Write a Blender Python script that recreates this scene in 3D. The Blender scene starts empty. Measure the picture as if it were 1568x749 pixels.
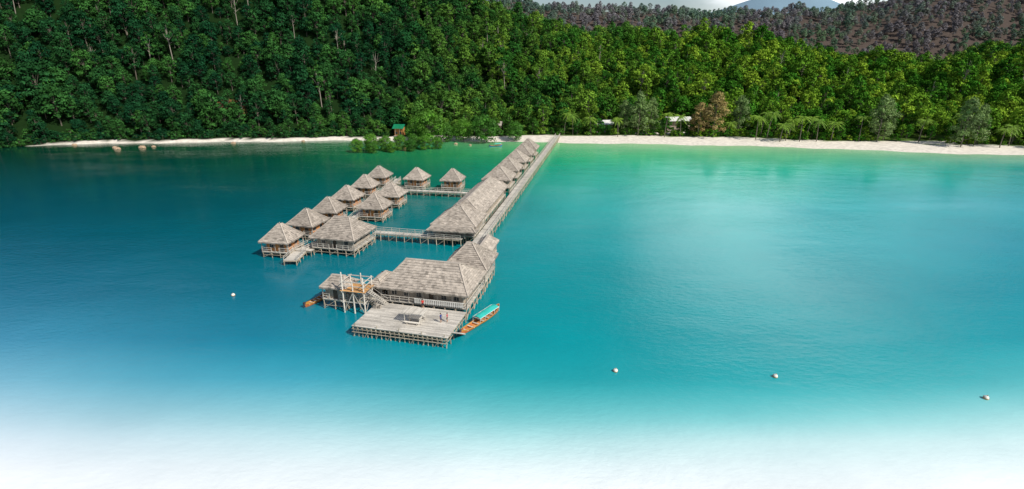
import bpy, math, random
import numpy as np
from mathutils import Vector, Matrix
random.seed(7); np.random.seed(7)
S=bpy.context.scene
S.view_settings.view_transform='Standard'; S.view_settings.look='None'; S.view_settings.exposure=0
COL=S.collection
rad=math.radians
def lin(c):
    return tuple((v/255/12.92) if v/255<=.04045 else ((v/255+.055)/1.055)**2.4 for v in c)
# ---------------------------------------------------------------- materials
class NT:
    def __init__(s,mat):
        mat.use_nodes=True; s.t=mat.node_tree; s.n=s.t.nodes; s.l=s.t.links; s.n.clear()
    def a(s,typ,ins={},**kw):
        n=s.n.new(typ)
        for k,v in kw.items(): setattr(n,k,v)
        for k,v in ins.items():
            if isinstance(v,bpy.types.NodeSocket): s.l.new(v,n.inputs[k])
            else: n.inputs[k].default_value=v
        return n
    def math(s,op,a,b=0.0,clamp=False):
        n=s.a('ShaderNodeMath',{0:a,1:b},operation=op); n.use_clamp=clamp; return n.outputs[0]
    def mix(s,f,a,b,blend='MIX'):
        n=s.n.new('ShaderNodeMix'); n.data_type='RGBA'; n.blend_type=blend
        for i,v in ((0,f),(6,a),(7,b)):
            if isinstance(v,bpy.types.NodeSocket): s.l.new(v,n.inputs[i])
            else: n.inputs[i].default_value=(tuple(v)+(1,) if (i>0 and len(v)==3) else v)
        return n.outputs[2]
    def ramp(s,f,a,b):
        n=s.a('ShaderNodeMapRange',{0:f,1:a,2:b}); return n.outputs[0]
def out(t,sh): t.a('ShaderNodeOutputMaterial',{'Surface':sh})
def mat_basic(name,c,rough=.8,tone=True,noise=6,stripe=0,spec=.2,var=.35,bump=.02):
    m=bpy.data.materials.new(name); t=NT(m)
    tc=t.a('ShaderNodeTexCoord').outputs['Object']
    nz=t.a('ShaderNodeTexNoise',{'Vector':tc,'Scale':noise,'Detail':5.0}).outputs['Fac']
    nz2=t.a('ShaderNodeTexNoise',{'Vector':tc,'Scale':noise*.12,'Detail':3.0}).outputs['Fac']
    f=t.math('ADD',t.math('MULTIPLY',t.math('SUBTRACT',nz,.5),var*2),1)
    f=t.math('MULTIPLY',f,t.math('ADD',t.math('MULTIPLY',t.math('SUBTRACT',nz2,.5),var*2),1))
    if tone:
        at=t.a('ShaderNodeAttribute',attribute_name='tone').outputs['Fac']
        f=t.math('MULTIPLY',f,at)
    if stripe:
        sp=t.a('ShaderNodeSeparateXYZ',{0:tc})
        u=t.math('ADD',sp.outputs[0],sp.outputs[1])
        fr=t.math('FRACT',t.math('MULTIPLY',u,1/stripe))
        f=t.math('MULTIPLY',f,t.math('ADD',t.math('MULTIPLY',t.math('GREATER_THAN',fr,.15),.35),.65))
    col=t.a('ShaderNodeVectorMath',{0:c[:3],1:(1,1,1)},operation='MULTIPLY')
    cm=t.a('ShaderNodeVectorMath',{0:col.outputs[0]},operation='SCALE'); t.l.new(f,cm.inputs['Scale'])
    bp=t.a('ShaderNodeBump',{'Height':nz,'Distance':bump,'Strength':.8})
    p=t.a('ShaderNodeBsdfPrincipled',{'Base Color':cm.outputs[0],'Roughness':rough,'Specular IOR Level':spec,'Normal':bp.outputs[0]})
    out(t,p.outputs[0]); return m
M={}
M['thatch']=mat_basic('thatch',(.42,.365,.31),.95,noise=4,var=.36,bump=.08)
M['wood']=mat_basic('weathered_wood',(.40,.36,.31),.85,noise=4)
M['plank']=mat_basic('deck_planks',(.54,.50,.44),.85,noise=3)
M['post']=mat_basic('post_wood',(.44,.37,.28),.85,noise=3)
M['darkwood']=mat_basic('dark_wood',(.10,.075,.055),.9,noise=3)  # dark brown wood for doors and crate insides
M['orange']=mat_basic('varnished_boards',(.60,.26,.09),.7,noise=2,stripe=.28)
M['grey']=mat_basic('grey_boards',(.40,.33,.26),.85,noise=2,stripe=.3)
M['glass']=mat_basic('window_pane',(.03,.035,.04),.15,noise=2,spec=.5)
M['white']=mat_basic('white_paint',(.75,.74,.70),.6,noise=2,var=.1)
M['teal']=mat_basic('teal_tarp',(.04,.50,.43),.6,noise=2,var=.15)
M['blue']=mat_basic('blue_paint',(.03,.15,.4),.5,noise=2,var=.15)
M['hull']=mat_basic('boat_timber',(.45,.14,.05),.6,noise=3)
M['yellow']=mat_basic('yellow_paint',(.6,.4,.05),.6,noise=3)
M['green']=mat_basic('green_roof_paint',(.01,.22,.10),.5,noise=2,var=.15)
M['red']=mat_basic('red_cloth',(.5,.03,.03),.8,noise=2)
M['rock']=mat_basic('rock',(.42,.30,.2),.9,noise=1.2,bump=.2)
M['platform']=mat_basic('ochre_boards',(.55,.30,.12),.8,noise=3)
M['buoy']=mat_basic('buoy_plastic',(.85,.8,.72),.4,noise=2,var=.08)
M['bark']=mat_basic('bark',(.16,.14,.11),.9,noise=1)
M['motor']=mat_basic('motor_metal',(.06,.06,.07),.4,noise=2)
# ---------------------------------------------------------------- mesh builder
class MB:
    def __init__(s): s.v=[];s.f=[];s.m=[];s.t=[]
    def face(s,pts,mi=0,tone=1.0):
        b=len(s.v); s.v.extend([tuple(p) for p in pts]); s.f.append(tuple(range(b,b+len(pts)))); s.m.append(mi); s.t.append(tone)
    def hexa(s,c,mi,tone):
        b=len(s.v); s.v.extend([tuple(p) for p in c])
        for q in ((0,3,2,1),(4,5,6,7),(0,1,5,4),(1,2,6,5),(2,3,7,6),(3,0,4,7)):
            s.f.append(tuple(b+i for i in q)); s.m.append(mi); s.t.append(tone)
    def box(s,x,y,z,sx,sy,sz,mi=0,tone=None,rz=0):
        if tone is None: tone=random.uniform(.8,1.15)
        c=[];ca,sa=math.cos(rz),math.sin(rz)
        for dz in (-.5,.5):
            for dx,dy in ((-.5,-.5),(.5,-.5),(.5,.5),(-.5,.5)):
                X=dx*sx;Y=dy*sy
                c.append((x+X*ca-Y*sa,y+X*sa+Y*ca,z+dz*sz))
        s.hexa(c,mi,tone)
    def beam(s,p0,p1,w,h=None,mi=0,tone=None):
        if tone is None: tone=random.uniform(.75,1.2)
        h=h or w; p0=Vector(p0);p1=Vector(p1); d=(p1-p0).normalized()
        up=Vector((0,0,1)) if abs(d.z)<.9 else Vector((0,1,0))
        a=d.cross(up).normalized()*w/2; b=a.cross(d).normalized()*h/2
        s.hexa([p0-a-b,p0+a-b,p0+a+b,p0-a+b,p1-a-b,p1+a-b,p1+a+b,p1-a+b],mi,tone)
    def cyl(s,p0,p1,r0,r1,n=7,mi=0,tone=None,cap=True):
        if tone is None: tone=random.uniform(.75,1.2)
        p0=Vector(p0);p1=Vector(p1); d=(p1-p0).normalized()
        up=Vector((0,0,1)) if abs(d.z)<.9 else Vector((0,1,0))
        a=d.cross(up).normalized(); c=a.cross(d)
        b=len(s.v)
        for p,r in ((p0,r0),(p1,r1)):
            for i in range(n):
                q=2*math.pi*i/n; s.v.append(tuple(p+(a*math.cos(q)+c*math.sin(q))*r))
        for i in range(n):
            j=(i+1)%n; s.f.append((b+i,b+j,b+n+j,b+n+i)); s.m.append(mi); s.t.append(tone)
        if cap:
            s.f.append(tuple(b+n+i for i in range(n))); s.m.append(mi); s.t.append(tone)
    def obj(s,name,mats,parent=None,smooth=False,link=True):
        me=bpy.data.meshes.new(name); me.from_pydata(s.v,[],s.f)
        for m in mats: me.materials.append(M[m] if isinstance(m,str) else m)
        me.polygons.foreach_set('material_index',s.m)
        at=me.attributes.new('tone','FLOAT','FACE'); at.data.foreach_set('value',s.t)
        if smooth: me.polygons.foreach_set('use_smooth',[True]*len(s.f))
        me.update()
        o=bpy.data.objects.new(name,me)
        if link: COL.objects.link(o)
        if parent: o.parent=parent
        return o
def empty(name,x,y,a=0,z=0):
    e=bpy.data.objects.new(name,None); e.empty_display_size=1; COL.objects.link(e)
    e.location=(x,y,z); e.rotation_euler=(0,0,-rad(a)); return e
# ---------------------------------------------------------------- roofs and buildings
def thatch_roof(mb,W,D,rx,ry,z0,z1,cx=0,cy=0,mi=0,course=.4,conc=.12):
    sl=math.hypot(min(W/2-rx,D/2-ry),z1-z0); n=max(4,int(sl/course))
    base=random.uniform(.86,1.1)
    def Z(t): return z0+(z1-z0)*(t*(1-conc)+conc*t*t)
    def corners(t,off):
        hw=(W/2)*(1-t)+rx*t+off; hd=(D/2)*(1-t)+ry*t+off
        return [(-hw,-hd),(hw,-hd),(hw,hd),(-hw,hd)]
    for k in range(n):
        t0=k/n;t1=(k+1)/n
        lo=corners(t0,.06);hi=corners(t1,0)
        for sd in range(4):
            a0,b0=lo[sd],lo[(sd+1)%4]; a1,b1=hi[sd],hi[(sd+1)%4]
            L=math.hypot(b0[0]-a0[0],b0[1]-a0[1]); m=max(1,int(L/.6))
            P=[];Q=[]
            for i in range(m+1):
                f=i/m; j=.08 if 0<i<m else 0
                P.append((cx+a0[0]+(b0[0]-a0[0])*f,cy+a0[1]+(b0[1]-a0[1])*f,Z(t0)+.06+random.uniform(-j,j)))
                Q.append((cx+a1[0]+(b1[0]-a1[0])*f,cy+a1[1]+(b1[1]-a1[1])*f,Z(t1)))
            rowt=base*random.uniform(.92,1.06)
            for i in range(m):
                tn=rowt*random.uniform(.8,1.15)
                if random.random()<.05: tn*=.68
                mb.face([P[i],P[i+1],Q[i+1],Q[i]],mi,tn)
                lw=.1 if k else .32
                a=(P[i][0],P[i][1],P[i][2]-lw*random.uniform(.7,1.3));b=(P[i+1][0],P[i+1][1],P[i+1][2]-lw*random.uniform(.7,1.3))
                mb.face([a,b,P[i+1],P[i]],mi,tn*.7)
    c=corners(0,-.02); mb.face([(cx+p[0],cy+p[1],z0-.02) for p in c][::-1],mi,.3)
    for i in range(4):
        pr=None
        for k in range(n+1):
            t=k/n; q=corners(t,.03)[i]; p=(cx+q[0],cy+q[1],Z(t)+.1)
            if pr: mb.beam(pr,p,.26,.1,mi,random.uniform(1.0,1.2))
            pr=p
    if rx>.3: mb.beam((cx-rx-.2,cy,z1+.06),(cx+rx+.2,cy,z1+.06),.55,.25,mi,1.1)
    if ry>.3: mb.beam((cx,cy-ry-.2,z1+.06),(cx,cy+ry+.2,z1+.06),.55,.25,mi,1.1)
def planks(mb,x0,x1,y0,y1,z,axis='y',w=.32,mi=0):
    if axis=='y': a0,a1,b0,b1=x0,x1,y0,y1
    else: a0,a1,b0,b1=y0,y1,x0,x1
    n=max(1,int((a1-a0)/w)); w=(a1-a0)/n
    for i in range(n):
        a=a0+(i+.5)*w; b=b0
        while b<b1-.05:
            e=min(b1,b+random.uniform(2.5,5.5))
            if b1-e<.8: e=b1
            dz=random.uniform(-.012,.012); tn=random.uniform(.74,1.15)
            if axis=='y': mb.box(a,(b+e)/2,z-.03+dz,w*.93,e-b-.02,.06,mi,tn)
            else: mb.box((b+e)/2,a,z-.03+dz,e-b-.02,w*.93,.06,mi,tn)
            b=e
def post_grid(mb,x0,x1,y0,y1,z,sx=2,sy=2,mi=0,r=.13,brace=True,bottom=-1.2):
    nx=max(1,round((x1-x0)/sx)); ny=max(1,round((y1-y0)/sy))
    for i in range(nx+1):
        for j in range(ny+1):
            x=x0+(x1-x0)*i/nx; y=y0+(y1-y0)*j/ny
            jx,jy=random.uniform(-.15,.15),random.uniform(-.15,.15)
            mb.cyl((x+jx,y+jy,bottom),(x,y,z-.25),r*random.uniform(.8,1.2),r*.85,6,mi,random.uniform(.55,1.2))
    for j in range(ny+1):
        y=y0+(y1-y0)*j/ny; mb.beam((x0-.2,y,z-.2),(x1+.2,y,z-.2),.14,.22,mi)
    for i in range(nx+1):
        x=x0+(x1-x0)*i/nx; mb.beam((x,y0-.2,z-.33),(x,y1+.2,z-.33),.12,.2,mi)
    if brace and z>1.2:
        for y in (y0-.1,y1+.1):
            mb.beam((x0,y,.75),(x1,y,.75),.09,.1,mi)
            for i in range(0,nx,2):
                xa=x0+(x1-x0)*i/nx; xb=x0+(x1-x0)*(i+1)/nx
                mb.beam((xa,y,.1),(xb,y,z-.3),.08,.08,mi)
        for x in (x0-.1,x1+.1):
            mb.beam((x,y0,.75),(x,y1,.75),.09,.1,mi)
            for i in range(0,ny,2):
                ya=y0+(y1-y0)*i/ny; yb=y0+(y1-y0)*(i+1)/ny
                mb.beam((x,ya,.1),(x,yb,z-.3),.08,.08,mi)
def rail(mb,p0,p1,z,h=1.0,sp=1.8,mi=0,cross=False,tone=None):
    p0=Vector((p0[0],p0[1],0));p1=Vector((p1[0],p1[1],0)); L=(p1-p0).length; n=max(1,round(L/sp))
    for i in range(n+1):
        p=p0.lerp(p1,i/n); mb.beam((p.x,p.y,z-.1),(p.x,p.y,z+h+random.uniform(0,.08)),.1,.1,mi,tone)
        if i<n and cross:
            q=p0.lerp(p1,(i+1)/n); mb.beam((p.x,p.y,z+.1),(q.x,q.y,z+h-.05),.05,.05,mi,tone); mb.beam((p.x,p.y,z+h-.05),(q.x,q.y,z+.1),.05,.05,mi,tone)
    for f in ((1,.55) if not cross else (1,)):
        mb.beam((p0.x,p0.y,z+h*f),(p1.x,p1.y,z+h*f),.07,.08,mi,tone)
def building(par,W,D,over,zd,ze,za,rx,ry,cx=0,cy=0,wall='orange',deck=.9,winsp=2.3,door=True,rails=True,course=.4,prefix=''):
    b=MB(); dx,dy=W/2+deck,D/2+deck
    post_grid(b,cx-dx+.2,cx+dx-.2,cy-dy+.2,cy+dy-.2,zd)
    b.obj(prefix+'posts',['post'],par)
    b=MB(); planks(b,cx-dx,cx+dx,cy-dy,cy+dy,zd,'x',.35)
    if rails:
        o=.08
        rail(b,(cx-dx+o,cy-dy+o),(cx-1,cy-dy+o),zd+.06); rail(b,(cx+1,cy-dy+o),(cx+dx-o,cy-dy+o),zd+.06)
        rail(b,(cx-dx+o,cy-dy+o),(cx-dx+o,cy+dy-o),zd+.06); rail(b,(cx+dx-o,cy-dy+o),(cx+dx-o,cy+dy-o),zd+.06)
    b.obj(prefix+'deck',['plank'],par)
    b=MB(); h=ze-zd+.35; zc=zd+h/2+.01
    th=.14
    b.box(cx,cy-D/2+th/2,zc,W,th,h,0,1); b.box(cx,cy+D/2-th/2,zc,W,th,h,0,1)
    b.box(cx-W/2+th/2,cy,zc,th,D-2*th-.004,h,0,.95); b.box(cx+W/2-th/2,cy,zc,th,D-2*th-.004,h,0,1)
    for ex in (-1,1):
        for ey in (-1,1):
            b.box(cx+ex*W/2,cy+ey*D/2,zc,.2,.2,h+.02,1,.9)
            b.beam((cx+ex*(dx-.15),cy+ey*(dy-.15),zd),(cx+ex*(dx-.15),cy+ey*(dy-.15),ze+.1),.13,.13,1)
    nn=int(2*dx/2.6)
    for i in range(1,nn):
        for ey in (-1,1): b.beam((cx-dx+2*dx*i/nn,cy+ey*(dy-.15),zd),(cx-dx+2*dx*i/nn,cy+ey*(dy-.15),ze+.1),.11,.11,1)
    b.obj(prefix+'walls',[wall,'wood'],par)
    b=MB()
    hz=zd+(ze-zd)*.55; wh=(ze-zd)*.42
    def wins(L,fn):
        n=max(1,int(L/winsp))
        for i in range(n):
            u=-L/2+L*(i+.5)/n; fn(u,i,n)
    def fr(x,y,sx,sy):
        b.box(x,y,hz,1.1 if sx else .06,1.1 if sy else .06,wh+.18,1,1)
        b.box(x,y,hz,.9 if sx else .10,.9 if sy else .10,wh,0,1)
        b.box(x,y,hz,.05 if sx else .13,.05 if sy else .13,wh,1,1)
    for sg in (-1,1):
        def f1(u,i,n,sg=sg):
            if door and sg==-1 and i==n//2:
                b.box(cx+u,cy-D/2-.02,zd+1.0,1.1,.08,2.02,1,.9); b.box(cx+u,cy-D/2-.03,zd+.98,.9,.12,1.9,2,1)
            else: fr(cx+u,cy+sg*(D/2+.02),True,False)
        wins(W,f1)
        wins(D,lambda u,i,n,sg=sg: fr(cx+sg*(W/2+.02),cy+u,False,True))
    b.obj(prefix+'windows_and_door',['glass','wood','darkwood'],par)
    b=MB(); thatch_roof(b,W+2*over,D+2*over,rx,ry,ze,za,cx,cy,0,course); b.obj(prefix+'roof',['thatch'],par)
huts=[(-54.8,120.9),(-53.4,134.1),(-51.7,146.3),(-50.6,160.6),(-49.1,175.8),(-48.0,191.4),(-37.8,164.2),(-39.6,150.0),(-33.8,187.9),(-20.8,185.6)]
for i,(x,y) in enumerate(huts):
    e=empty('thatched_water_hut',x,y,10.6+random.uniform(-4,4))
    k=random.uniform(.95,1.05)
    building(e,5.3*k,5.3*k,1.2,1.5,3.95,7.5*random.uniform(.97,1.03),.25,.25,wall='orange',deck=.9,winsp=2.5,course=.36)
e=empty('thatched_guest_pavilion',-41.2,124.6,13)
building(e,9,8.8,1.4,1.7,4.2,8.0,2.0,.2,wall='grey',deck=1.1)
e=empty('thatched_dining_hall',-14.9,93.9,13.5)
building(e,14.6,9,1.5,2.1,4.8,8.4,5.3,.2,wall='grey',deck=1.1,winsp=2.2,rails=True)
building(e,2.6,6,.5,2.1,4.0,5.0,.2,1.8,cx=-10.3,cy=-.8,wall='grey',deck=.2,rails=False,prefix='side_room_')
b=MB()
for i in range(26):
    x=-1.5+i*.36; b.box(x,-5.68,2.75,.2,.05,1.0,0,random.uniform(.8,1))
b.beam((-1.7,-5.66,3.2),(7.8,-5.66,3.2),.08,.1); b.beam((-1.7,-5.66,2.5),(7.8,-5.66,2.5),.08,.1); b.obj('lattice_balustrade',['white'],e)
e=empty('thatched_square_hall',-8.6,103.6,10.6)
building(e,6.8,7.6,1.35,2.1,4.8,8.7,.6,.3,wall='grey',deck=.8)
building(e,3.2,10,.6,2.1,4.3,5.8,.2,4.5,cx=.6,cy=9.6,wall='grey',deck=.2,rails=False,prefix='link_')
PA=10.6; p=(math.sin(rad(PA)),math.cos(rad(PA))); nrm=(p[1],-p[0]); O=(-8.0,124.8)
def pf(t,s): return (O[0]+t*nrm[0]+s*p[0],O[1]+t*nrm[1]+s*p[1])
x,y=pf(-7.2,7.8); e=empty('thatched_longhouse',x,y,PA)
building(e,9.4,10,1.2,2.1,4.8,8.6,.6,.9,wall='grey',deck=.7,prefix='front_')
building(e,8.0,33,1.2,2.1,4.9,8.2,.2,14.5,cx=.1,cy=21.5,wall='grey',deck=.5,rails=False,prefix='long_')
b=MB(); thatch_roof(b,12.6,3.0,5.2,.3,3.9,4.7,0,-6.7)
for i in range(6): b.beam((-5.8+i*2.3,-7.6,2),(-5.8+i*2.3,-7.6,4.0),.12,.12,1)
b.obj('porch_roof',['thatch','wood'],e)
for s,k in ((60,1.05),(76,1.0),(93,.98),(109,.95),(124,.95)):
    x,y=pf(-7.6,s); e=empty('thatched_pier_house',x,y,PA)
    building(e,7.2*k,8.6*k,1.3,2.1,4.8,8.6,.5,1.3,wall='grey',deck=.9,rails=False)
    b=MB(); thatch_roof(b,6.5,2.6,2.6,.2,3.8,4.6,0,-7.0*k); b.obj('porch_roof',['thatch'],e)
x,y=O; e=empty('wooden_pier',x,y,PA)
b=MB(); s=-24
while s<184:
    b.box(0,s+.2,2.27+random.uniform(-.01,.01),2.5+random.uniform(-.1,.1),.37,.06,0,random.uniform(.75,1.2)); s+=.4
b.obj('planks',['plank'],e)
b=MB(); post_grid(b,-1.15,1.15,-24,184,2.3,2.3,2.6,brace=False,r=.11)
for i in range(40):
    s0=-24+i*5.2; b.beam((1.25,s0,.2),(1.25,s0+2.6,2.1),.09,.09); b.beam((1.25,s0+2.6,.9),(1.25,s0+5.2,.9),.09,.09)
b.obj('posts',['post'],e)
b=MB(); rail(b,(1.2,-14),(1.2,184),2.3,1.05,2.6,cross=True); rail(b,(-1.2,46),(-1.2,184),2.3,1.05,2.6); b.obj('railings',['plank'],e)
def walkway(name,p0,p1,w,z,railh=1.0,bottom=-1.2):
    d=Vector((p1[0]-p0[0],p1[1]-p0[1])); L=d.length; a=math.degrees(math.atan2(d.x,d.y))
    e=empty(name,p0[0],p0[1],a)
    b=MB(); s=0
    while s<L: b.box(0,s+.19,z-.03+random.uniform(-.01,.01),w+random.uniform(-.08,.08),.35,.06,0); s+=.38
    b.obj('planks',['plank'],e)
    b=MB(); post_grid(b,-w/2+.1,w/2-.1,0,L,z,w,2.2,brace=False,bottom=bottom)
    for i in range(int(L/4.4)): b.beam((w/2,i*4.4,.2),(w/2,i*4.4+2.2,z-.2),.08,.08); b.beam((-w/2,i*4.4,.2),(-w/2,i*4.4+2.2,z-.2),.08,.08)
    b.obj('posts',['post'],e)
    if railh:
        b=MB(); rail(b,(w/2-.06,0),(w/2-.06,L),z,railh,2.2); rail(b,(-w/2+.06,0),(-w/2+.06,L),z,railh,2.2); b.obj('railings',['plank'],e)
walkway('boardwalk',(-35.5,131.6),(-12.5,126.2),2.2,2.0)
walkway('boardwalk',(-45.6,131.0),(-42.5,197),2.0,1.46,.9)
walkway('boardwalk',(-43.0,180.2),(-12.5,174.6),2.2,1.5)
walkway('boardwalk',(-50.5,119.0),(-45.9,131),2.2,1.4)
for (x,y) in huts[:6]: walkway('boardwalk',(x+3.2,y-.8),(x+7.4,y-1.6),1.3,1.42,0)
walkway('jetty_steps',(-50.2,113.0),(-50.2,119),3.0,1.25,.9)
e=empty('wooden_platform',-17.6,82.9,14.2)
b=MB(); planks(b,-8.6,8.6,-4.6,4.9,2.0,'x',.34); b.obj('planks',['plank'],e)
b=MB(); post_grid(b,-8.4,8.4,-4.4,4.7,2.0,.85,1.6,brace=False,r=.1)
for zz in (.9,1.45): b.beam((-8.6,-4.62,zz),(8.6,-4.62,zz),.08,.12)
b.beam((8.6,-4.5,1.3),(8.6,4.7,1.3),.08,.12)
for i in range(8): b.beam((-8.4+i*2.1,-4.7,.1),(-7.4+i*2.1,-4.7,1.7),.07,.07)
for i in range(-8,9,4): b.beam((i,-4.45,1.9),(i,-4.45,2.5),.12,.12)
b.obj('posts',['post'],e)
b=MB()
for i in range(9): b.box(9.2,-2.4+i*.35,1.85-i*.2,1.2,.32,.06,0)
b.beam((8.65,-2.4,1.9),(8.65,.6,.1),.1,.2); b.beam((9.75,-2.4,1.9),(9.75,.6,.1),.1,.2); b.obj('steps',['plank'],e)
e=empty('slatted_picnic_shelter',-16.6,82.1,14.2,2.0)
b=MB()
for sx in (-1.5,1.5):
    for sy in (-.9,.9): b.beam((sx,sy,0),(sx,sy,1.9),.1,.1,0,1.1)
for i in range(13): b.box(-1.9+i*.316,0,1.98,.22,2.3,.05,0,random.uniform(.9,1.2))
b.beam((-2,-.9,1.88),(2,-.9,1.88),.1,.12); b.beam((-2,.9,1.88),(2,.9,1.88),.1,.12)
b.box(0,0,.75,2.4,.9,.07,0,1.2); b.box(-.9,0,.37,.1,.7,.72);b.box(.9,0,.37,.1,.7,.72)
for sy in (-1.25,1.25): b.box(0,sy,.45,2.8,.4,.06,0,1.3); b.box(-.9,sy,.21,.08,.3,.42);b.box(.9,sy,.21,.08,.3,.42)
b.obj('frame_table_and_benches',['plank'],e)
# crates, drum and coiled rope left on the platform
e=empty('stacked_crates',-24.6,87.3,20,2.0)
b=MB(); 
for (cx_,cy_,cz_,s_) in ((0,0,.3,.6),(.75,.1,.25,.5),(.1,.05,.82,.42)):
    for k in range(3): b.box(cx_,cy_-s_/2,cz_-s_/2+s_*(k+.5)/3,s_,.04,s_/3-.03); b.box(cx_,cy_+s_/2,cz_-s_/2+s_*(k+.5)/3,s_,.04,s_/3-.03)
    for k in range(3): b.box(cx_-s_/2,cy_,cz_-s_/2+s_*(k+.5)/3,.04,s_-.05,s_/3-.03); b.box(cx_+s_/2,cy_,cz_-s_/2+s_*(k+.5)/3,.04,s_-.05,s_/3-.03)
    b.box(cx_,cy_,cz_,s_-.06,s_-.06,s_-.06,1,1)
b.obj('crates',['wood','darkwood'],e)
e=empty('thatched_boathouse',-32.6,92.8,13)
building(e,3.8,3.2,.8,2.0,4.4,6.0,1.2,.1,wall='grey',deck=.6)
e=empty('timber_lookout_tower',-28.6,90.6,13)
b=MB()
for sx in (-2.1,0,2.1):
    for sy in (-1.6,1.6): b.cyl((sx,sy,-1.2),(sx+random.uniform(-.1,.1),sy,6.6+random.uniform(-.3,1.6)),.15,.11,7,0,1.3)
for z in (2.2,4.3,5.4,6.2):
    for sy in (-1.6,1.6): b.beam((-2.6,sy,z),(2.6,sy,z),.12,.14)
    for sx in (-2.1,2.1): b.beam((sx,-2,z),(sx,2,z),.12,.14)
b.beam((-2.1,-1.7,.2),(0,-1.7,4.2),.09,.09); b.beam((2.1,-1.7,.2),(0,-1.7,4.2),.09,.09); b.beam((2.2,-1.6,.2),(2.2,1.6,4.2),.09,.09)
b.obj('frame',['plank'],e)
b=MB(); planks(b,-2.5,2.5,-1.9,1.9,4.5,'x',.3); b.obj('platform',['platform'],e)
b=MB()
for i in range(11): b.box(2.7+i*.32,-.6,4.3-i*.21,.3,.9,.05)
b.beam((2.6,-1.05,4.35),(6.1,-1.05,2.0),.08,.18); b.beam((2.6,-.15,4.35),(6.1,-.15,2.0),.08,.18)
b.beam((2.6,-1.05,5.3),(6.1,-1.05,2.95),.06,.06); b.beam((2.6,-.15,5.3),(6.1,-.15,2.95),.06,.06)
b.obj('stairs',['plank'],e)
walkway('boardwalk',(-30.5,91.6),(-23.5,90.2),1.6,2.02,.9)
# ---------------------------------------------------------------- boats
def boat(name,x,y,a,L,W,hullm,canopy=None,stripe='yellow'):
    e=empty(name,x,y,a)
    b=MB(); n=22; rows=[]
    for i in range(n+1):
        u=i/n*2-1; w=W/2*(1-abs(u)**2.6)**.7*(.85 if u<0 else 1)+.03; sh=.55+.75*abs(u)**3*(1 if u>0 else .6)
        y0=u*L/2
        rows.append([(-w,y0,sh),(-w*.96,y0,sh-.16),(-w*.75,y0*.97,.1),(-w*.25,y0*.93,-.2),(w*.25,y0*.93,-.2),(w*.75,y0*.97,.1),(w*.96,y0,sh-.16),(w,y0,sh)])
    for i in range(n):
        for j in range(7):
            mi=1 if j in (0,6) else 0
            b.face([rows[i][j],rows[i][j+1],rows[i+1][j+1],rows[i+1][j]],mi,random.uniform(.9,1.05))
        a0=rows[i][2];a1=rows[i][5];b0=rows[i+1][2];b1=rows[i+1][5]
        b.face([(a0[0],a0[1],.16),(a1[0],a1[1],.16),(b1[0],b1[1],.16),(b0[0],b0[1],.16)],2,random.uniform(.7,1.2))
        for sg in (0,7): b.beam(rows[i][sg],rows[i+1][sg],.1,.07,2,1)
    b.obj('hull',[hullm,stripe,'orange'],e)
    b=MB()
    for i in range(7):
        u=-.75+i*.25; w=W*(1-abs(u)**2.6)**.7*.93; b.box(0,u*L/2,.46,w,.28,.05,0)
    b.obj('thwarts',['plank'],e)
    b=MB(); b.box(0,-L/2-.05,.95,.3,.42,.4,0,1); b.cyl((0,-L/2-.1,.9),(0,-L/2-.35,-.35),.09,.06,8,0,1); b.beam((0,-L/2+.1,1.0),(0,-L/2+.8,1.1),.05,.05); b.obj('outboard_motor',['motor'],e)
    if canopy:
        b=MB(); l0,l1=-L*.10,L*.40; m=7; cw=W*.44
        for k in range(8):
            ya=l0+(l1-l0)*k/8; yb=l0+(l1-l0)*(k+1)/8
            for j in range(m):
                q0=-1+2*j/m;q1=-1+2*(j+1)/m
                f=lambda q,yy:(q*cw,yy,1.6-.22*q*q+.03*math.sin(yy*4))
                b.face([f(q0,ya),f(q1,ya),f(q1,yb),f(q0,yb)],0,random.uniform(.85,1.1))
        for sg in (-1,1): b.beam((sg*cw,l0,1.37),(sg*cw,l1,1.37),.07,.07,1,1)
        for yy in (l0,l1): b.beam((-cw,yy,1.38),(cw,yy,1.38),.07,.07,1,1)
        b.obj('canopy',[canopy,'white'],e)
        b=MB()
        for k in range(5):
            yy=l0+(l1-l0)*k/4
            for sg in (-1,1): b.beam((sg*W*.42,yy,.5),(sg*cw*.97,yy,1.36),.05,.05)
        b.obj('canopy_poles',['white'],e)
    return e
boat('wooden_longboat',-5.6,85.6,33,11.6,1.9,'hull','teal')
boat('wooden_longboat',-37.5,94.4,28,6.8,1.3,'hull',None)
boat('wooden_longboat',-35.6,97.2,45,4.2,1.1,'hull','green')
boat('wooden_longboat',-8.5,281,70,7,1.6,'blue','teal')
def buoy(x,y,r=.36):
    bm=MB(); seg=14
    for i in range(7):
        for j in range(seg):
            pts=[]
            for (a,c) in ((i,j),(i,j+1),(i+1,j+1),(i+1,j)):
                th=math.pi*a/7; ph=2*math.pi*c/seg
                pts.append((r*math.sin(th)*math.cos(ph),r*math.sin(th)*math.sin(ph),r*1.1*math.cos(th)))
            bm.face(pts[::-1],1 if i==3 else 0,1)
    bm.cyl((0,0,r),(0,0,r*1.5),r*.16,r*.12,8,1,1)
    bm.cyl((0,0,r*.15),(0,0,r*.35),r*1.06,r*1.04,14,1,1,False)
    o=bm.obj('mooring_buoy',['buoy','platform']); o.location=(x,y,.12); o.rotation_euler=(.2,.1,0)
for q in ((-55.3,96.8),(15.6,69.8),(39,68.3),(65.8,63)): buoy(*q)
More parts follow.
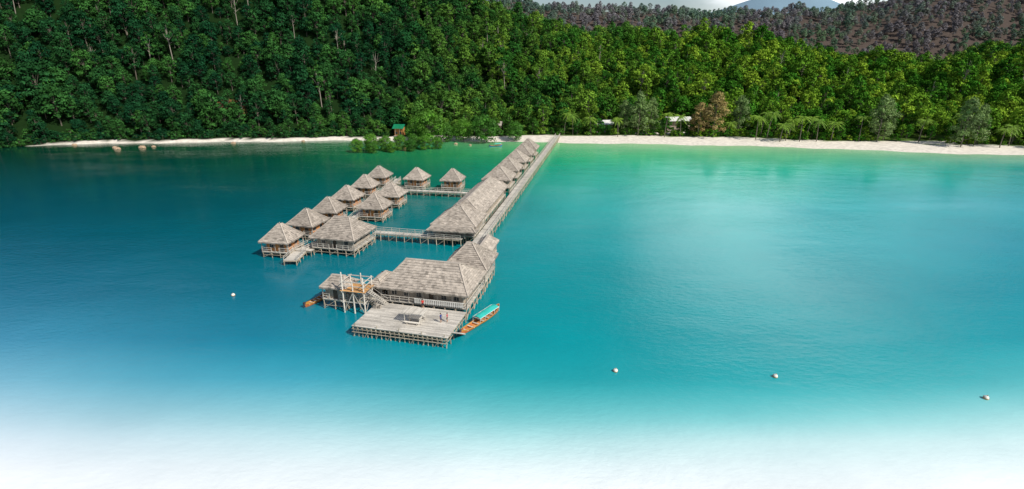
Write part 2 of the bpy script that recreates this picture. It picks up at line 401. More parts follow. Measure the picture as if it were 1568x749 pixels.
# ---------------------------------------------------------------- people
def person(x,y,z,face,shirt,shorts,hair=(.02,.015,.01),pose=0):
    V=[];E=[];R=[]
    def add(p,r,par=None):
        V.append(p);R.append(r)
        if par is not None:E.append((par,len(V)-1))
        return len(V)-1
    pel=add((0,0,.95),.14); sp=add((0,0,1.15),.125,pel); ch=add((0,0,1.36),.15,sp); nk=add((0,0,1.5),.06,ch); hd=add((0,-.01,1.58),.075,nk); ht=add((0,0,1.70),.09,hd)
    for sg in (-1,1):
        sh=add((sg*.19,0,1.40),.065,ch)
        if pose==1 and sg==1: el=add((sg*.27,-.05,1.14),.045,sh); wr=add((sg*.16,-.25,1.2),.03,el); dv=Vector((-.4,-.8,.2))
        else: el=add((sg*.25,.03,1.12),.045,sh); wr=add((sg*.27,-.04,.88),.03,el); dv=Vector((0,-.2,-1))
        dv.normalize(); w=Vector(V[wr]); pm=add(tuple(w+dv*.07),.032,wr)
        for k in range(4):
            f0=w+dv*.09+Vector((0,.03-k*.02,0)); l=(.07,.08,.075,.06)[k]
            a=add(tuple(f0),.010,pm); c=add(tuple(f0+dv*l*.6),.009,a); add(tuple(f0+dv*l+Vector((-sg*.015,0,0))),.008,c)
        t=add(tuple(w+dv*.04+Vector((-sg*.01,-.04,0))),.011,pm); add(tuple(w+dv*.08+Vector((-sg*.015,-.055,0))),.009,t)
        hp=add((sg*.09,0,.88),.095,pel); kn=add((sg*.11,-.03*(1+sg*pose),.5),.06,hp); an=add((sg*.12,.03,.09),.04,kn); add((sg*.13,-.13,.035),.035,an)
    me=bpy.data.meshes.new('body'); me.from_pydata(V,E,[])
    o=bpy.data.objects.new('body',me); COL.objects.link(o)
    o.modifiers.new('Skin','SKIN'); sv=me.skin_vertices[0].data
    for i,r in enumerate(R): sv[i].radius=(r,r*.8 if i in(0,1,2) else r); sv[i].use_root=(i==0)
    o.modifiers.new('Sub','SUBSURF').render_levels=1
    m=bpy.data.materials.new('clothed_skin'); t=NT(m); sp_=t.a('ShaderNodeSeparateXYZ',{0:t.a('ShaderNodeTexCoord').outputs['Object']})
    zz=sp_.outputs[2]; ax=t.math('ABSOLUTE',sp_.outputs[0])
    c=t.mix(t.math('GREATER_THAN',zz,.52),(.42,.24,.15),shorts); c=t.mix(t.math('GREATER_THAN',zz,.96),c,shirt)
    sk=t.math('MAXIMUM',t.math('GREATER_THAN',zz,1.48),t.math('MULTIPLY',t.math('GREATER_THAN',ax,.215),t.math('LESS_THAN',zz,1.24)))
    c=t.mix(sk,c,(.42,.24,.15)); out(t,t.a('ShaderNodeBsdfPrincipled',{'Base Color':c,'Roughness':.75}).outputs[0]); me.materials.append(m)
    e=empty('standing_person',x,y,0,z); e.rotation_euler=(0,0,rad(face)); o.parent=e
    hm=bpy.data.materials.get('hair') or mat_basic('hair',hair,.6,tone=False); M['hair']=hm
    b=MB(); seg=10
    for i in range(4):
        for j in range(seg):
            pts=[]
            for (a,cc) in ((i,j),(i,j+1),(i+1,j+1),(i+1,j)):
                th=math.pi*.62*a/4; ph=2*math.pi*cc/seg; rr=.112
                pts.append((rr*.9*math.sin(th)*math.cos(ph),.022+rr*math.sin(th)*math.sin(ph),1.68+rr*1.12*math.cos(th)))
            b.face(pts[::-1],0,1)
    for sg in (-1,1): b.box(sg*.032,-.093,1.665,.02,.012,.012,0,1)
    b.box(0,-.09,1.60,.045,.012,.012,1,1)
    b.obj('hair_eyes_mouth',['hair','red'],e)
def platf(t,s,a=14.2,o=(-17.6,82.9)):
    q=rad(a); return (o[0]+t*math.cos(q)+s*math.sin(q),o[1]-t*math.sin(q)+s*math.cos(q))
x,y=platf(5.6,.2); person(x,y,2.0,60,(.03,.06,.25),(.04,.05,.12),pose=1)
x,y=platf(6.6,.6); person(x,y,2.0,-100,(.55,.05,.08),(.03,.03,.05))
x,y=platf(.4,4.6); person(x,y,2.0,10,(.6,.04,.03),(.02,.02,.03),pose=1)
# ---------------------------------------------------------------- terrain
def itp(x,pts):
    return np.interp(x,[q[0] for q in pts],[q[1] for q in pts])
SH=[(-1500,250),(-600,255),(-400,262),(-265,277),(-244,288),(-173,295),(-89,302),(-40,303),(23,293),(75,288),(125,282),(170,272),(195,263),(242,254),(350,235),(600,215),(1500,200)]
BW=[(-400,-4),(-262,-4),(-240,1.5),(-173,2.5),(-89,3.5),(-30,6),(23,18),(75,21),(125,21),(170,19),(242,22),(350,16),(600,10)]
FL=[(-1500,4),(-300,4),(-120,13),(-60,20),(0,45),(80,62),(250,55),(400,50),(1500,60)]
RR=[(-1500,130),(-300,150),(-160,140),(-90,118),(-50,96),(-26,74),(27,57),(68,54),(150,52),(200,45),(243,36),(302,21),(380,22),(460,28),(700,60),(1500,90)]
LL=[(-1500,210),(-100,210),(50,230),(1500,250)]
FA=[(-1500,120),(0,114),(118,106),(300,100),(430,100),(530,104),(650,128),(900,145),(1500,150)]
def vnoise(x,y,s,seed=0):
    r=np.zeros_like(x); rs=np.random.RandomState(seed)
    for k in range(7):
        a=rs.uniform(0,2*math.pi); f=rs.uniform(.6,1.6)/s; r+=np.sin((x*math.cos(a)+y*math.sin(a))*f*2*math.pi+rs.uniform(0,6.28))
    return r/4
def shore(x): return itp(x,SH)+1.2*np.sin(x*.11)+.8*np.sin(x*.31+1)
def height(x,y):
    x=np.asarray(x,float);y=np.asarray(y,float)
    s=y-shore(x); bw=itp(x,BW); fl=itp(x,FL); L=itp(x,LL); R=itp(x,RR)
    sea=np.maximum(-5,s*.07-.05)
    land=np.where(s<np.maximum(bw,2),1.6*s/np.maximum(bw,2),1.6)
    t=np.clip((s-fl)/L,0,1); hill=R*np.sin(t*math.pi/2)**1.12
    over=np.clip((s-fl-L)/160,0,1); hill*=1-.35*over*over*(3-2*over)
    tf=np.clip((y-600)/320,0,1); far=itp(x,FA)*tf*tf*(3-2*tf)
    nz=(vnoise(x,y,130,3)*6+vnoise(x,y,45,5)*3.5)*np.clip((s-fl)/80,0,1)
    z=land+np.maximum(hill,far)+nz
    return np.where(s<0,sea,z)
def lines(seg):
    o=[]
    for a,b,st in seg: o+=list(np.arange(a,b,st))
    o.append(seg[-1][1]); return np.array(o,float)
def gridmesh(name,xs,ys,zf,colf,mat):
    X,Y=np.meshgrid(xs,ys); Z=zf(X,Y); nx,ny=len(xs),len(ys)
    v=np.stack([X.ravel(),Y.ravel(),Z.ravel()],1)
    i=np.arange(nx*ny).reshape(ny,nx)
    f=np.stack([i[:-1,:-1].ravel(),i[:-1,1:].ravel(),i[1:,1:].ravel(),i[1:,:-1].ravel()],1)
    me=bpy.data.meshes.new(name); me.from_pydata(v.tolist(),[],f.tolist())
    c=colf(X.ravel(),Y.ravel(),Z.ravel()); at=me.color_attributes.new('tint','FLOAT_COLOR','POINT')
    at.data.foreach_set('color',np.concatenate([c,np.ones((len(c),1))],1).ravel())
    me.polygons.foreach_set('use_smooth',[True]*len(f)); me.materials.append(mat)
    o=bpy.data.objects.new(name,me); COL.objects.link(o); return o
m=bpy.data.materials.new('ground'); t=NT(m)
at=t.a('ShaderNodeAttribute',attribute_name='tint').outputs['Color']
pos=t.a('ShaderNodeNewGeometry').outputs['Position']
nz=t.a('ShaderNodeTexNoise',{'Vector':pos,'Scale':.5,'Detail':8.0}).outputs['Fac']
c=t.mix(1.0,at,t.mix(nz,(.6,.6,.6),(1.35,1.35,1.35)),'MULTIPLY')
bp=t.a('ShaderNodeBump',{'Height':nz,'Distance':.3})
out(t,t.a('ShaderNodeBsdfPrincipled',{'Base Color':c,'Roughness':.95,'Specular IOR Level':.05,'Normal':bp.outputs[0]}).outputs[0]); Mground=m
def blob(x,y,cx,cy,rx,ry): return ((x-cx)/rx)**2+((y-cy)/ry)**2
def gcol(x,y,z):
    s=y-shore(x); bw=itp(x,BW)+vnoise(x,y,14,8)*1.2
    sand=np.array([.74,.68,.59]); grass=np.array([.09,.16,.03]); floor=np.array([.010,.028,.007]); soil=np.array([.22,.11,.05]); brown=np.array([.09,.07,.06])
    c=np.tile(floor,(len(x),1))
    g=(s>0)&(s<60)&(x>0); c[g]=grass
    c[(y>600)]=brown
    c[s<bw]=sand
    c[blob(x,y,-166,326,11,3)<1]=soil; c[blob(x,y,-150,324,6,3)<1]=soil
    c[blob(x,y,205,284,38,6)<1]=sand
    c[blob(x,y,95,320,30,5)<1]=sand*.8
    return c
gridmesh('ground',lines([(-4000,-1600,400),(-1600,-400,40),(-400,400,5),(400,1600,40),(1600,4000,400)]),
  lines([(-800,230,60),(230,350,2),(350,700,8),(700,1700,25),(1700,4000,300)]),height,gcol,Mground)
def mz(X,Y): return 40+ (235*np.exp(-((X-1270)/420)**2)+90*np.exp(-((X-700)/500)**2)+14*vnoise(X,Y,300,4))*np.exp(-((Y-2600)/300)**2)
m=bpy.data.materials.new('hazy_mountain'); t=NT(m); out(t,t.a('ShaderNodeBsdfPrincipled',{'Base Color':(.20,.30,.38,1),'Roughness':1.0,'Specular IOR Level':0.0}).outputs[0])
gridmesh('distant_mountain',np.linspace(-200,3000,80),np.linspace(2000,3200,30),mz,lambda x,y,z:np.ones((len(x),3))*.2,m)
# ---------------------------------------------------------------- water (surface tint charted in metres; near rows have a white fade painted in)
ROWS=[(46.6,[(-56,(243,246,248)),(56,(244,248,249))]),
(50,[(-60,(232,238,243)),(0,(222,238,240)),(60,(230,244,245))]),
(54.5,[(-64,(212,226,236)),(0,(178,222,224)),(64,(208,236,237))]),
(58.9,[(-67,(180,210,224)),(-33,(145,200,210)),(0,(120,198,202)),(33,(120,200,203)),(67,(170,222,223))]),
(67.9,[(-75,(115,178,202)),(-33,(62,160,182)),(0,(35,160,168)),(40,(32,160,167)),(75,(85,185,190))]),
(79.5,[(-86,(62,144,176)),(-45,(20,126,152)),(0,(0,146,155)),(45,(0,150,158)),(86,(30,156,167))]),
(97.7,[(-102,(22,112,142)),(-50,(0,108,130)),(0,(0,142,149)),(50,(0,153,158)),(102,(5,144,158))]),
(124.7,[(-127,(8,96,122)),(-60,(0,100,116)),(5,(0,146,150)),(60,(14,165,167)),(127,(10,150,166))]),
(168,[(-166,(0,80,100)),(-80,(0,88,97)),(-20,(0,118,114)),(20,(0,162,154)),(80,(40,182,178)),(166,(25,166,176))]),
(221,[(-213,(0,68,74)),(-100,(0,80,72)),(-40,(8,116,86)),(20,(10,174,142)),(60,(52,196,163)),(150,(65,196,175)),(213,(50,176,168))]),
(258,[(-240,(0,58,48)),(-120,(0,76,58)),(-40,(35,142,88)),(20,(60,188,128)),(90,(110,210,155)),(170,(142,216,168)),(240,(180,216,170))]),
(288,[(-250,(5,60,40)),(-120,(22,95,65)),(-60,(60,145,92)),(20,(140,212,148)),(90,(185,228,175)),(170,(205,226,178))])]
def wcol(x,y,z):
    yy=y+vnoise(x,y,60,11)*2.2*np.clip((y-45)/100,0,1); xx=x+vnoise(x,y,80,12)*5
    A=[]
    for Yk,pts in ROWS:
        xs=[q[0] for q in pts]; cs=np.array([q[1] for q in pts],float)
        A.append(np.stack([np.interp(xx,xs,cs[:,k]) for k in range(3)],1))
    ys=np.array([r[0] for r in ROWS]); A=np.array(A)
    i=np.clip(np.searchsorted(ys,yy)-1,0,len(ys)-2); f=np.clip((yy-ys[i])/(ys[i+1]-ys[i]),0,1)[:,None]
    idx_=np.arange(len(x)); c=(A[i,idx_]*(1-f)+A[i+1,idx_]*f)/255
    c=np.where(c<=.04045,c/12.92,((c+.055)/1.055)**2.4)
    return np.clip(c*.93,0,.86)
m=bpy.data.materials.new('lagoon_water'); t=NT(m)
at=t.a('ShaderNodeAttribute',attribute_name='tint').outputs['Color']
pos=t.a('ShaderNodeNewGeometry').outputs['Position']
n1=t.a('ShaderNodeTexNoise',{'Vector':t.a('ShaderNodeMapping',{'Vector':pos,'Rotation':(0,0,.3),'Scale':(.55,1.0,1)}).outputs[0],'Scale':1.1,'Detail':5.0,'Roughness':.6}).outputs['Fac']
n2=t.a('ShaderNodeTexNoise',{'Vector':t.a('ShaderNodeMapping',{'Vector':pos,'Rotation':(0,0,-.2),'Scale':(.5,1.0,1)}).outputs[0],'Scale':.16,'Detail':4.0}).outputs['Fac']
n3=t.a('ShaderNodeTexNoise',{'Vector':pos,'Scale':.035,'Detail':5.0,'Roughness':.6}).outputs['Fac']
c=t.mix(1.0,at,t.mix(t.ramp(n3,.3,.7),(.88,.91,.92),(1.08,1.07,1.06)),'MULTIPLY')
gust=t.ramp(t.a('ShaderNodeTexNoise',{'Vector':t.a('ShaderNodeMapping',{'Vector':pos,'Scale':(.4,1.0,1)}).outputs[0],'Scale':.03,'Detail':3.0}).outputs['Fac'],.35,.65)
hgt=t.math('ADD',t.math('MULTIPLY',n1,t.math('ADD',t.math('MULTIPLY',gust,.20),.08)),t.math('MULTIPLY',n2,.32))
bp=t.a('ShaderNodeBump',{'Height':hgt,'Distance':1.0,'Strength':.38})
out(t,t.a('ShaderNodeBsdfPrincipled',{'Base Color':c,'Roughness':.05,'IOR':1.33,'Normal':bp.outputs[0]}).outputs[0])
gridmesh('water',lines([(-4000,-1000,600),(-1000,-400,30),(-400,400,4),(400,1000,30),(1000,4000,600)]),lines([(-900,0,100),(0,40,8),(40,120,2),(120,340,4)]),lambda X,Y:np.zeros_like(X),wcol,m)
# ---------------------------------------------------------------- foliage
def leafmat(name,dark=None,bright=None,world=True):
    m=bpy.data.materials.new(name); t=NT(m)
    tone=t.a('ShaderNodeAttribute',attribute_name='tone').outputs['Fac']
    rnd=t.a('ShaderNodeObjectInfo').outputs['Random']
    pos=t.a('ShaderNodeNewGeometry').outputs['Position']
    if world:
        sp=t.a('ShaderNodeSeparateXYZ',{0:pos})
        big=t.a('ShaderNodeTexNoise',{'Vector':pos,'Scale':.012,'Detail':3.0}).outputs['Fac']
        xx=t.math('ADD',sp.outputs[0],t.math('MULTIPLY',t.math('SUBTRACT',big,.5),220))
        f=t.ramp(xx,-110,130)
        r2=t.math('POWER',rnd,1.8)
        c=t.mix(f,t.mix(r2,(.009,.050,.020),(.045,.14,.028)),t.mix(r2,(.040,.15,.014),(.22,.35,.03)))  # shade on the left hill painted in as darker leaves
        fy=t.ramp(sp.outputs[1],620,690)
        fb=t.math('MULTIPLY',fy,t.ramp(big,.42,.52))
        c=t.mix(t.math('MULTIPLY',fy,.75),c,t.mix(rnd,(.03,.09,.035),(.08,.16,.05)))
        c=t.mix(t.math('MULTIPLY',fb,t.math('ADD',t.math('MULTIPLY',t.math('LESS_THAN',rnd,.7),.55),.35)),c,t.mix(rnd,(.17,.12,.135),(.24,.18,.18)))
        c=t.mix(t.ramp(sp.outputs[1],500,1900),c,(.30,.38,.45))  # distance haze mixed into the leaf colour
    else: c=t.mix(rnd,dark,bright)
    c=t.mix(1.0,c,t.a('ShaderNodeCombineColor',{0:tone,1:tone,2:tone}).outputs[0],'MULTIPLY')
    if world:
        d=t.a('ShaderNodeBsdfDiffuse',{'Color':c}); out(t,d.outputs[0]); return m
    d=t.a('ShaderNodeBsdfPrincipled',{'Base Color':c,'Roughness':.55,'Specular IOR Level':.25})
    tr=t.a('ShaderNodeBsdfTranslucent',{'Color':c})
    out(t,t.a('ShaderNodeMixShader',{0:.25,1:d.outputs[0],2:tr.outputs[0]}).outputs[0]); return m
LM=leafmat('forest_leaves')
LMm=leafmat('mangrove_leaves',(.05,.18,.02),(.13,.32,.03),False)
LMc=leafmat('casuarina_leaves',(.14,.22,.07),(.18,.26,.08),False)
LMb=leafmat('dry_casuarina_leaves',(.32,.24,.09),(.36,.26,.10),False)
LMp=leafmat('palm_leaves',(.16,.30,.04),(.26,.42,.05),False)
BK=M['bark']
PB=mat_basic('pale_bark',(.34,.30,.25),.9,tone=False,noise=1)
def tree_mesh(name,seed,H,R,base,ncl,nleaf,ls,lm,bark,flat=.8,airy=0,trunk_r=.28):
    rs=np.random.RandomState(seed); b=MB()
    top=H-R*.5
    b.cyl((0,0,-1.5),(rs.uniform(-.4,.4),rs.uniform(-.4,.4),top*.6),trunk_r,trunk_r*.65,6,1,1,False)
    b.cyl((0,0,top*.55),(rs.uniform(-.6,.6),rs.uniform(-.6,.6),top),trunk_r*.65,.08,5,1,1,False)
    cl=[]
    for i in range(ncl):
        a=2.4*i+rs.uniform(-.5,.5); u=(i+.5)/ncl
        z=base+(H-base)*(u**.8); prof=math.sin(math.pi*min(1,(.18+.82*u)))**.6 if not airy else (1-u)**.6+.1
        r=R*.70*prof*rs.uniform(.55,1.15)
        if i==ncl-1: r*=.2
        c=Vector((math.cos(a)*r,math.sin(a)*r,z)); cr=R*rs.uniform(.22,.46)*(1 if not airy else .75)
        cl.append((c,cr,rs.uniform(.55,1.4)))
        b.cyl((0,0,min(z-1,top*.75)*rs.uniform(.8,1)),tuple(c),.11,.04,4,1,1,False)
    tot=sum(c[1]**2 for c in cl)
    for c,cr,tn in cl:
        n=int(nleaf*cr*cr/tot)
        for k in range(n):
            d=Vector(rs.normal(size=3)); d.normalize()
            if d.z<-.35: d.z*=-.6
            rr=cr*(rs.uniform(.55,1.2) if not airy else rs.uniform(.1,1.3))
            q=c+Vector((d.x*rr,d.y*rr,d.z*rr*flat))
            nn=(d+Vector(rs.normal(size=3))*.4+Vector((0,0,.15))).normalized()
            u=nn.orthogonal().normalized(); v=nn.cross(u); a=rs.uniform(0,6.28)
            u,v=u*math.cos(a)+v*math.sin(a),v*math.cos(a)-u*math.sin(a)
            s=ls*rs.uniform(.6,1.4)
            b.face([q-u*s,q-v*s*.6,q+u*s,q+v*s*.6],0,tn*rs.uniform(.7,1.3))
    return b.obj(name,[lm,bark],link=False)
protos=bpy.data.collections.new('forest_tree_kinds')
specs=[(13,5.2,3,16,1150,.50,BK,.85),(16,6.0,4,18,1300,.54,BK,.8),(11,4.3,2,14,950,.46,BK,.9),(17,4.8,5,16,1050,.48,BK,1.0),(12,6.2,3,18,1200,.55,BK,.65),(14,5.0,3,16,1100,.44,BK,.85)]
for i,(H,R,ba,nc,nl,ls,bk,fl) in enumerate(specs):
    o=tree_mesh('a%02d_broadleaf_tree'%i,20+i,H,R,ba,nc,nl,ls,LM,bk,fl); protos.objects.link(o)
o=tree_mesh('a06_emergent_tree',50,23,5.5,13,12,900,.5,LM,PB,.7,trunk_r=.3); protos.objects.link(o)
o=tree_mesh('a07_emergent_tree',51,20,4.5,8,11,620,.45,LM,PB,.9,trunk_r=.26); protos.objects.link(o)
o=tree_mesh('a08_shrub',52,4.5,3,.3,8,420,.38,LM,BK,.9,trunk_r=.1); protos.objects.link(o)
o=tree_mesh('a09_bare_tree',53,19,5,8,12,110,.4,LM,PB,.9,trunk_r=.26); protos.objects.link(o)
pts=[];rot=[];scl=[];idx=[]
excl=[(-166,326,9,3),(-150,324,4,2),(205,284,36,5),(54,334,9,9),(101,344,11,9),(-10,345,8,8),(-64,309,6,6),(95,320,28,4),(54,322,8,6),(101,330,10,8)]
def place(x,y,k,s):
    z=float(height(x,y)); pts.append((x,y,z-.3)); rot.append((random.uniform(-.08,.08),random.uniform(-.08,.08),random.uniform(0,6.28))); scl.append(s); idx.append(k)
def scatter(y0,y1,sp,smin,smax,xlim):
    y=y0
    while y<y1:
        x=-xlim(y)
        while x<xlim(y):
            px=x+random.uniform(-.5,.5)*sp; py=y+random.uniform(-.5,.5)*sp
            s=py-float(shore(px)); bw=float(itp(px,BW))
            x+=sp
            if s<bw+1.5: continue
            if any(blob(px,py,*e)<1 for e in excl): continue
            fl=float(itp(px,FL))
            r=random.random()
            if px>20 and s<fl and r<.2: continue
            if r<.013: k=6
            elif r<.024: k=7
            elif r<.030: k=9
            else: k=random.choice((0,1,2,3,4,5))
            sc=smin+(smax-smin)*random.random()**1.8
            sc*=1+.14*math.sin(px*.07+math.sin(py*.05)*2)
            if s<bw+9: sc*=.75; k=k if k<6 else 2
            place(px,py,k,sc)
        y+=sp
scatter(262,540,6.1,.58,1.32,lambda y:y*1.0+22)
scatter(540,640,9.5,.75,1.2,lambda y:y*1.0+20)
scatter(640,950,10.5,.55,1.05,lambda y:y*1.0+5)
for i in range(1000):
    x=random.uniform(-330,330); s=float(itp(x,BW))+random.uniform(.3,9); y=float(shore(x))+s
    if any(blob(x,y,*e)<.8 for e in excl): continue
    if x>20 and random.random()<.35: continue
    place(x,y,8,random.uniform(.35,1.0))
me=bpy.data.meshes.new('forest'); me.from_pydata(pts,[],[])
for nm,ty,arr in (('rot','FLOAT_VECTOR',rot),('scl','FLOAT',scl),('idx','INT',idx)):
    a=me.attributes.new(nm,ty,'POINT'); a.data.foreach_set('vector' if ty=='FLOAT_VECTOR' else 'value',np.array(arr).ravel())
fo=bpy.data.objects.new('forest',me); COL.objects.link(fo)
ng=bpy.data.node_groups.new('scatter_trees','GeometryNodeTree')
ng.interface.new_socket('Geometry',in_out='INPUT',socket_type='NodeSocketGeometry'); ng.interface.new_socket('Geometry',in_out='OUTPUT',socket_type='NodeSocketGeometry')
N=ng.nodes; gi=N.new('NodeGroupInput'); go=N.new('NodeGroupOutput')
ci=N.new('GeometryNodeCollectionInfo'); ci.inputs['Collection'].default_value=protos; ci.inputs['Separate Children'].default_value=True; ci.inputs['Reset Children'].default_value=True
ip=N.new('GeometryNodeInstanceOnPoints'); ip.inputs['Pick Instance'].default_value=True
def na(nm,ty):
    n=N.new('GeometryNodeInputNamedAttribute'); n.data_type=ty; n.inputs['Name'].default_value=nm; return n.outputs['Attribute']
K=ng.links
K.new(gi.outputs[0],ip.inputs['Points']); K.new(ci.outputs[0],ip.inputs['Instance']); K.new(na('idx','INT'),ip.inputs['Instance Index'])
K.new(na('rot','FLOAT_VECTOR'),ip.inputs['Rotation']); K.new(na('scl','FLOAT'),ip.inputs['Scale']); K.new(ip.outputs[0],go.inputs[0])
fo.modifiers.new('scatter','NODES').node_group=ng
def put(o,x,y,s=1,rz=0,z=None):
    COL.objects.link(o); o.location=(x,y,float(height(x,y)) if z is None else z); o.scale=(s,s,s); o.rotation_euler=(0,0,rz)
def putcopy(src,name,x,y,s,z=None):
    o=bpy.data.objects.new(name,src.data); put(o,x,y,s,random.uniform(0,6),z=z); return o
cas=tree_mesh('casuarina_tree',70,23,7.5,3,26,3800,.42,LMc,BK,1.1,airy=1); put(cas,72,310,1.0)
for x,y,s in ((80,315,.85),(194,287,1.0),(200,291,.9),(227,272,1.0),(236,275,.85),(65,314,.8),(130,312,.9)): putcopy(cas,'casuarina_tree',x,y,s)
dc=tree_mesh('dry_casuarina_tree',71,22,8,2.5,28,4200,.42,LMb,BK,1.1,airy=1); put(dc,113,304,1.05); putcopy(dc,'dry_casuarina_tree',105,306,.8)
mg=tree_mesh('mangrove_tree',72,11.5,6.5,1.2,26,3800,.34,LMm,BK,.85,trunk_r=.2); put(mg,-15,293,1.15)
for x,y,s in ((-45,296,1.35),(-53,300,1.0),(-27,299,.95),(-36,298,.8),(2,299,.8)): putcopy(mg,'mangrove_tree',x,y,s)
for x,y,s in ((-76,263,.55),(-70,267,.7),(-63,268,.6),(-56,270,.62),(-50,266,.5),(-44,271,.6),(-38,273,.5),(-68,261,.45),(-59,263,.42),(-50,274,.6)): putcopy(mg,'mangrove_bush',x,y,s,z=-.5)
def palm(seed,H):
    rs=np.random.RandomState(seed); b=MB(); bx,by=rs.uniform(-1.5,1.5,2); pr=Vector((0,0,-.3))
    for i in range(1,7):
        u=i/6; q=Vector((bx*u*u,by*u*u,H*u)); b.cyl(pr,q,.2-.08*(u-.16),.2-.08*u,7,1,1,False); pr=q
    for k in range(20):
        a=k*2.4; el=rs.uniform(-.2,1.0); L=rs.uniform(3.6,4.8); prevs=None
        for i in range(9):
            u=i/8; d=Vector((math.cos(a),math.sin(a),0)); q=pr+d*(L*u*math.cos(el*.6))+Vector((0,0,L*(math.sin(el)*u-.75*u*u)))
            w=.9*math.sin(math.pi*(.12+.86*u))**.8; sd=Vector((-d.y,d.x,0))
            cur=(q,q+sd*w*.9-Vector((0,0,w*.5)),q-sd*w*.9-Vector((0,0,w*.5)))
            if prevs:
                tn=rs.uniform(.7,1.25); mid=prevs[0].lerp(cur[0],.72)
                b.face([prevs[0],mid,prevs[1].lerp(cur[1],.9)],0,tn); b.face([prevs[0],prevs[2].lerp(cur[2],.9),mid],0,tn*.9)
            prevs=cur
    return b.obj('coconut_palm',[LMp,BK],link=False)
pl=[palm(1,9),palm(2,11),palm(3,7)]
ppos=[(134,297),(141,299),(148,292),(152,297),(160,294),(122,306),(163,289),(140,305),(245,270),(252,273),(232,280),(172,291),(60,307),(86,305),(45,310),(214,284),(185,288),(262,264),(35,312),(154,289),(144,290),(95,306),(30,312),(270,262)]
for i,(x,y) in enumerate(ppos):
    o=bpy.data.objects.new('coconut_palm',pl[i%3].data); put(o,x,y,random.uniform(1.05,1.35),random.uniform(0,6))
def cottage(name,x,y,a,W,D,h,roofm,wallm):
    e=empty(name,x,y,a,float(height(x,y))+.3)
    b=MB(); b.box(0,0,h/2,W,D,h,0,1); b.box(0,-D/2-1,.0,W,2.2,.2,1,1)
    for i in range(int(W/2.4)):
        xx=-W/2+1.2+i*2.4
        if i==1: b.box(xx,-D/2-.03,1.0,1,.1,2.0,2,1)
        else: b.box(xx,-D/2-.03,1.5,1.2,.1,1.0,1,1); b.box(xx,-D/2-.05,1.5,1.0,.1,.85,2,1)
        b.beam((xx,-D/2-1.9,0),(xx,-D/2-1.9,h-.2),.12,.12,1)
    b.obj('walls',[wallm,'wood','glass'],e)
    b=MB(); o=.6
    for i in range(int((W+2*o)/.6)+1):
        xa=-W/2-o+i*.6; xb=xa+.58; tn=random.uniform(.85,1.05)
        b.face([(xa,-D/2-2.2,h-.35),(xb,-D/2-2.2,h-.35),(xb,0,h+1.7),(xa,0,h+1.7)],0,tn); b.face([(xa,0,h+1.7),(xb,0,h+1.7),(xb,D/2+o,h-.1),(xa,D/2+o,h-.1)],0,tn)
    for sx in (-1,1): b.face([(sx*W/2,-D/2,h),(sx*W/2,D/2,h),(sx*W/2,0,h+1.6)],1,1)
    b.obj('roof',[roofm,wallm],e)
cottage('beach_cottage',54,327,-8,11,6,4.8,'white','grey'); cottage('beach_cottage',101,334,-5,14,7,6.0,'white','grey')
cottage('beach_cottage',-10,328,5,7,5,4,'wood','grey'); cottage('green_roof_cabin',-64,309,5,5,4,4.5,'green','orange')
def rock(x,y,r,seed):
    import bmesh
    bm=bmesh.new(); bmesh.ops.create_icosphere(bm,subdivisions=3,radius=r); rs=np.random.RandomState(seed); k=rs.uniform(0,6,6)
    for v in bm.verts:
        n=v.co.normalized(); f=1+.16*math.sin(n.x*4+k[0])*math.cos(n.y*5+k[1])+.08*math.sin(n.z*9+k[2]+n.x*7); v.co=Vector((n.x*1.3,n.y,n.z*.8))*r*f
    me=bpy.data.meshes.new('shore_rock'); bm.to_mesh(me); bm.free(); a=me.attributes.new('tone','FLOAT','FACE'); a.data.foreach_set('value',[1.0]*len(me.polygons)); me.materials.append(M['rock'])
    o=bpy.data.objects.new('shore_rock',me); COL.objects.link(o); o.location=(x,y,.2)
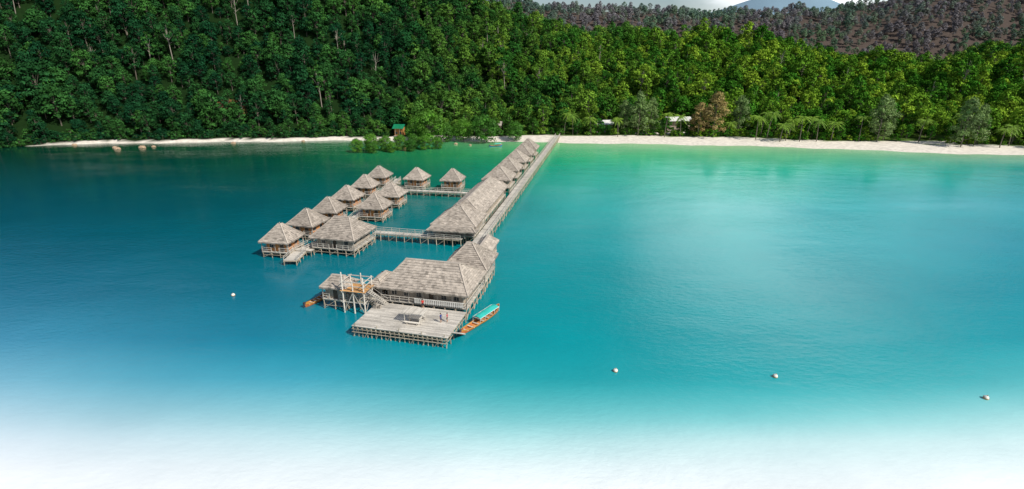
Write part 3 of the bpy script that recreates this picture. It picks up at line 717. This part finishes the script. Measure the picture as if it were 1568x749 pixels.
for i,(x,y,r) in enumerate(((-200,272,1.2),(-204,276,.9),(-190,276,1.3),(-186,279,.8),(-150,290,1.0),(-30,288,.8),(-22,284,.6),(-115,297,.8),(-231,284,1.0))): rock(x,y,r,i)
# ---------------------------------------------------------------- light
SE,SAZ=43,128   # elevation, compass azimuth (clockwise from +Y)
d=Vector((math.sin(rad(SAZ))*math.cos(rad(SE)),math.cos(rad(SAZ))*math.cos(rad(SE)),math.sin(rad(SE))))
L=bpy.data.lights.new('sun','SUN'); L.energy=4.5; L.angle=rad(.5); L.color=(1,.95,.86)
lo=bpy.data.objects.new('sun',L); COL.objects.link(lo); lo.rotation_euler=d.to_track_quat('Z','Y').to_euler(); lo.location=(60,-40,120)
w=bpy.data.worlds.new('World'); S.world=w; w.use_nodes=True; t=NT(w)
sky=t.a('ShaderNodeTexSky'); sky.sky_type='NISHITA'; sky.sun_disc=False; sky.sun_elevation=rad(SE); sky.sun_rotation=rad(SAZ); sky.altitude=0; sky.air_density=1.0; sky.dust_density=.6
tc=t.a('ShaderNodeTexCoord').outputs['Generated']
mp=t.a('ShaderNodeMapping',{'Vector':tc,'Scale':(1,1,2.6)}).outputs[0]
cn=t.a('ShaderNodeTexNoise',{'Vector':mp,'Scale':2.6,'Detail':6.0,'Roughness':.55}).outputs['Fac']
cv=t.ramp(cn,.50,.68)
cd=Vector((.47,.85,.27)).normalized()
dt=t.a('ShaderNodeVectorMath',{0:tc,1:tuple(cd)},operation='DOT_PRODUCT').outputs['Value']
big=t.math('MULTIPLY',t.ramp(dt,.955,.99),t.ramp(cn,.36,.56))
sc=t.mix(t.math('MULTIPLY',cv,.7),sky.outputs[0],(11,11.2,11.6))
sc=t.mix(big,sc,(20,20.5,21))
bg=t.a('ShaderNodeBackground',{'Color':sc,'Strength':.085})
t.a('ShaderNodeOutputWorld',{'Surface':bg.outputs[0]})
# ---------------------------------------------------------------- camera
cam=bpy.data.cameras.new('camera'); cam.sensor_width=36; cam.lens=36*820/1568; cam.clip_end=9000; cam.clip_start=.5
co=bpy.data.objects.new('camera',cam); COL.objects.link(co); co.location=(0,0,45); co.rotation_euler=(rad(90-19.48),0,0); S.camera=co
print('instances',len(pts))
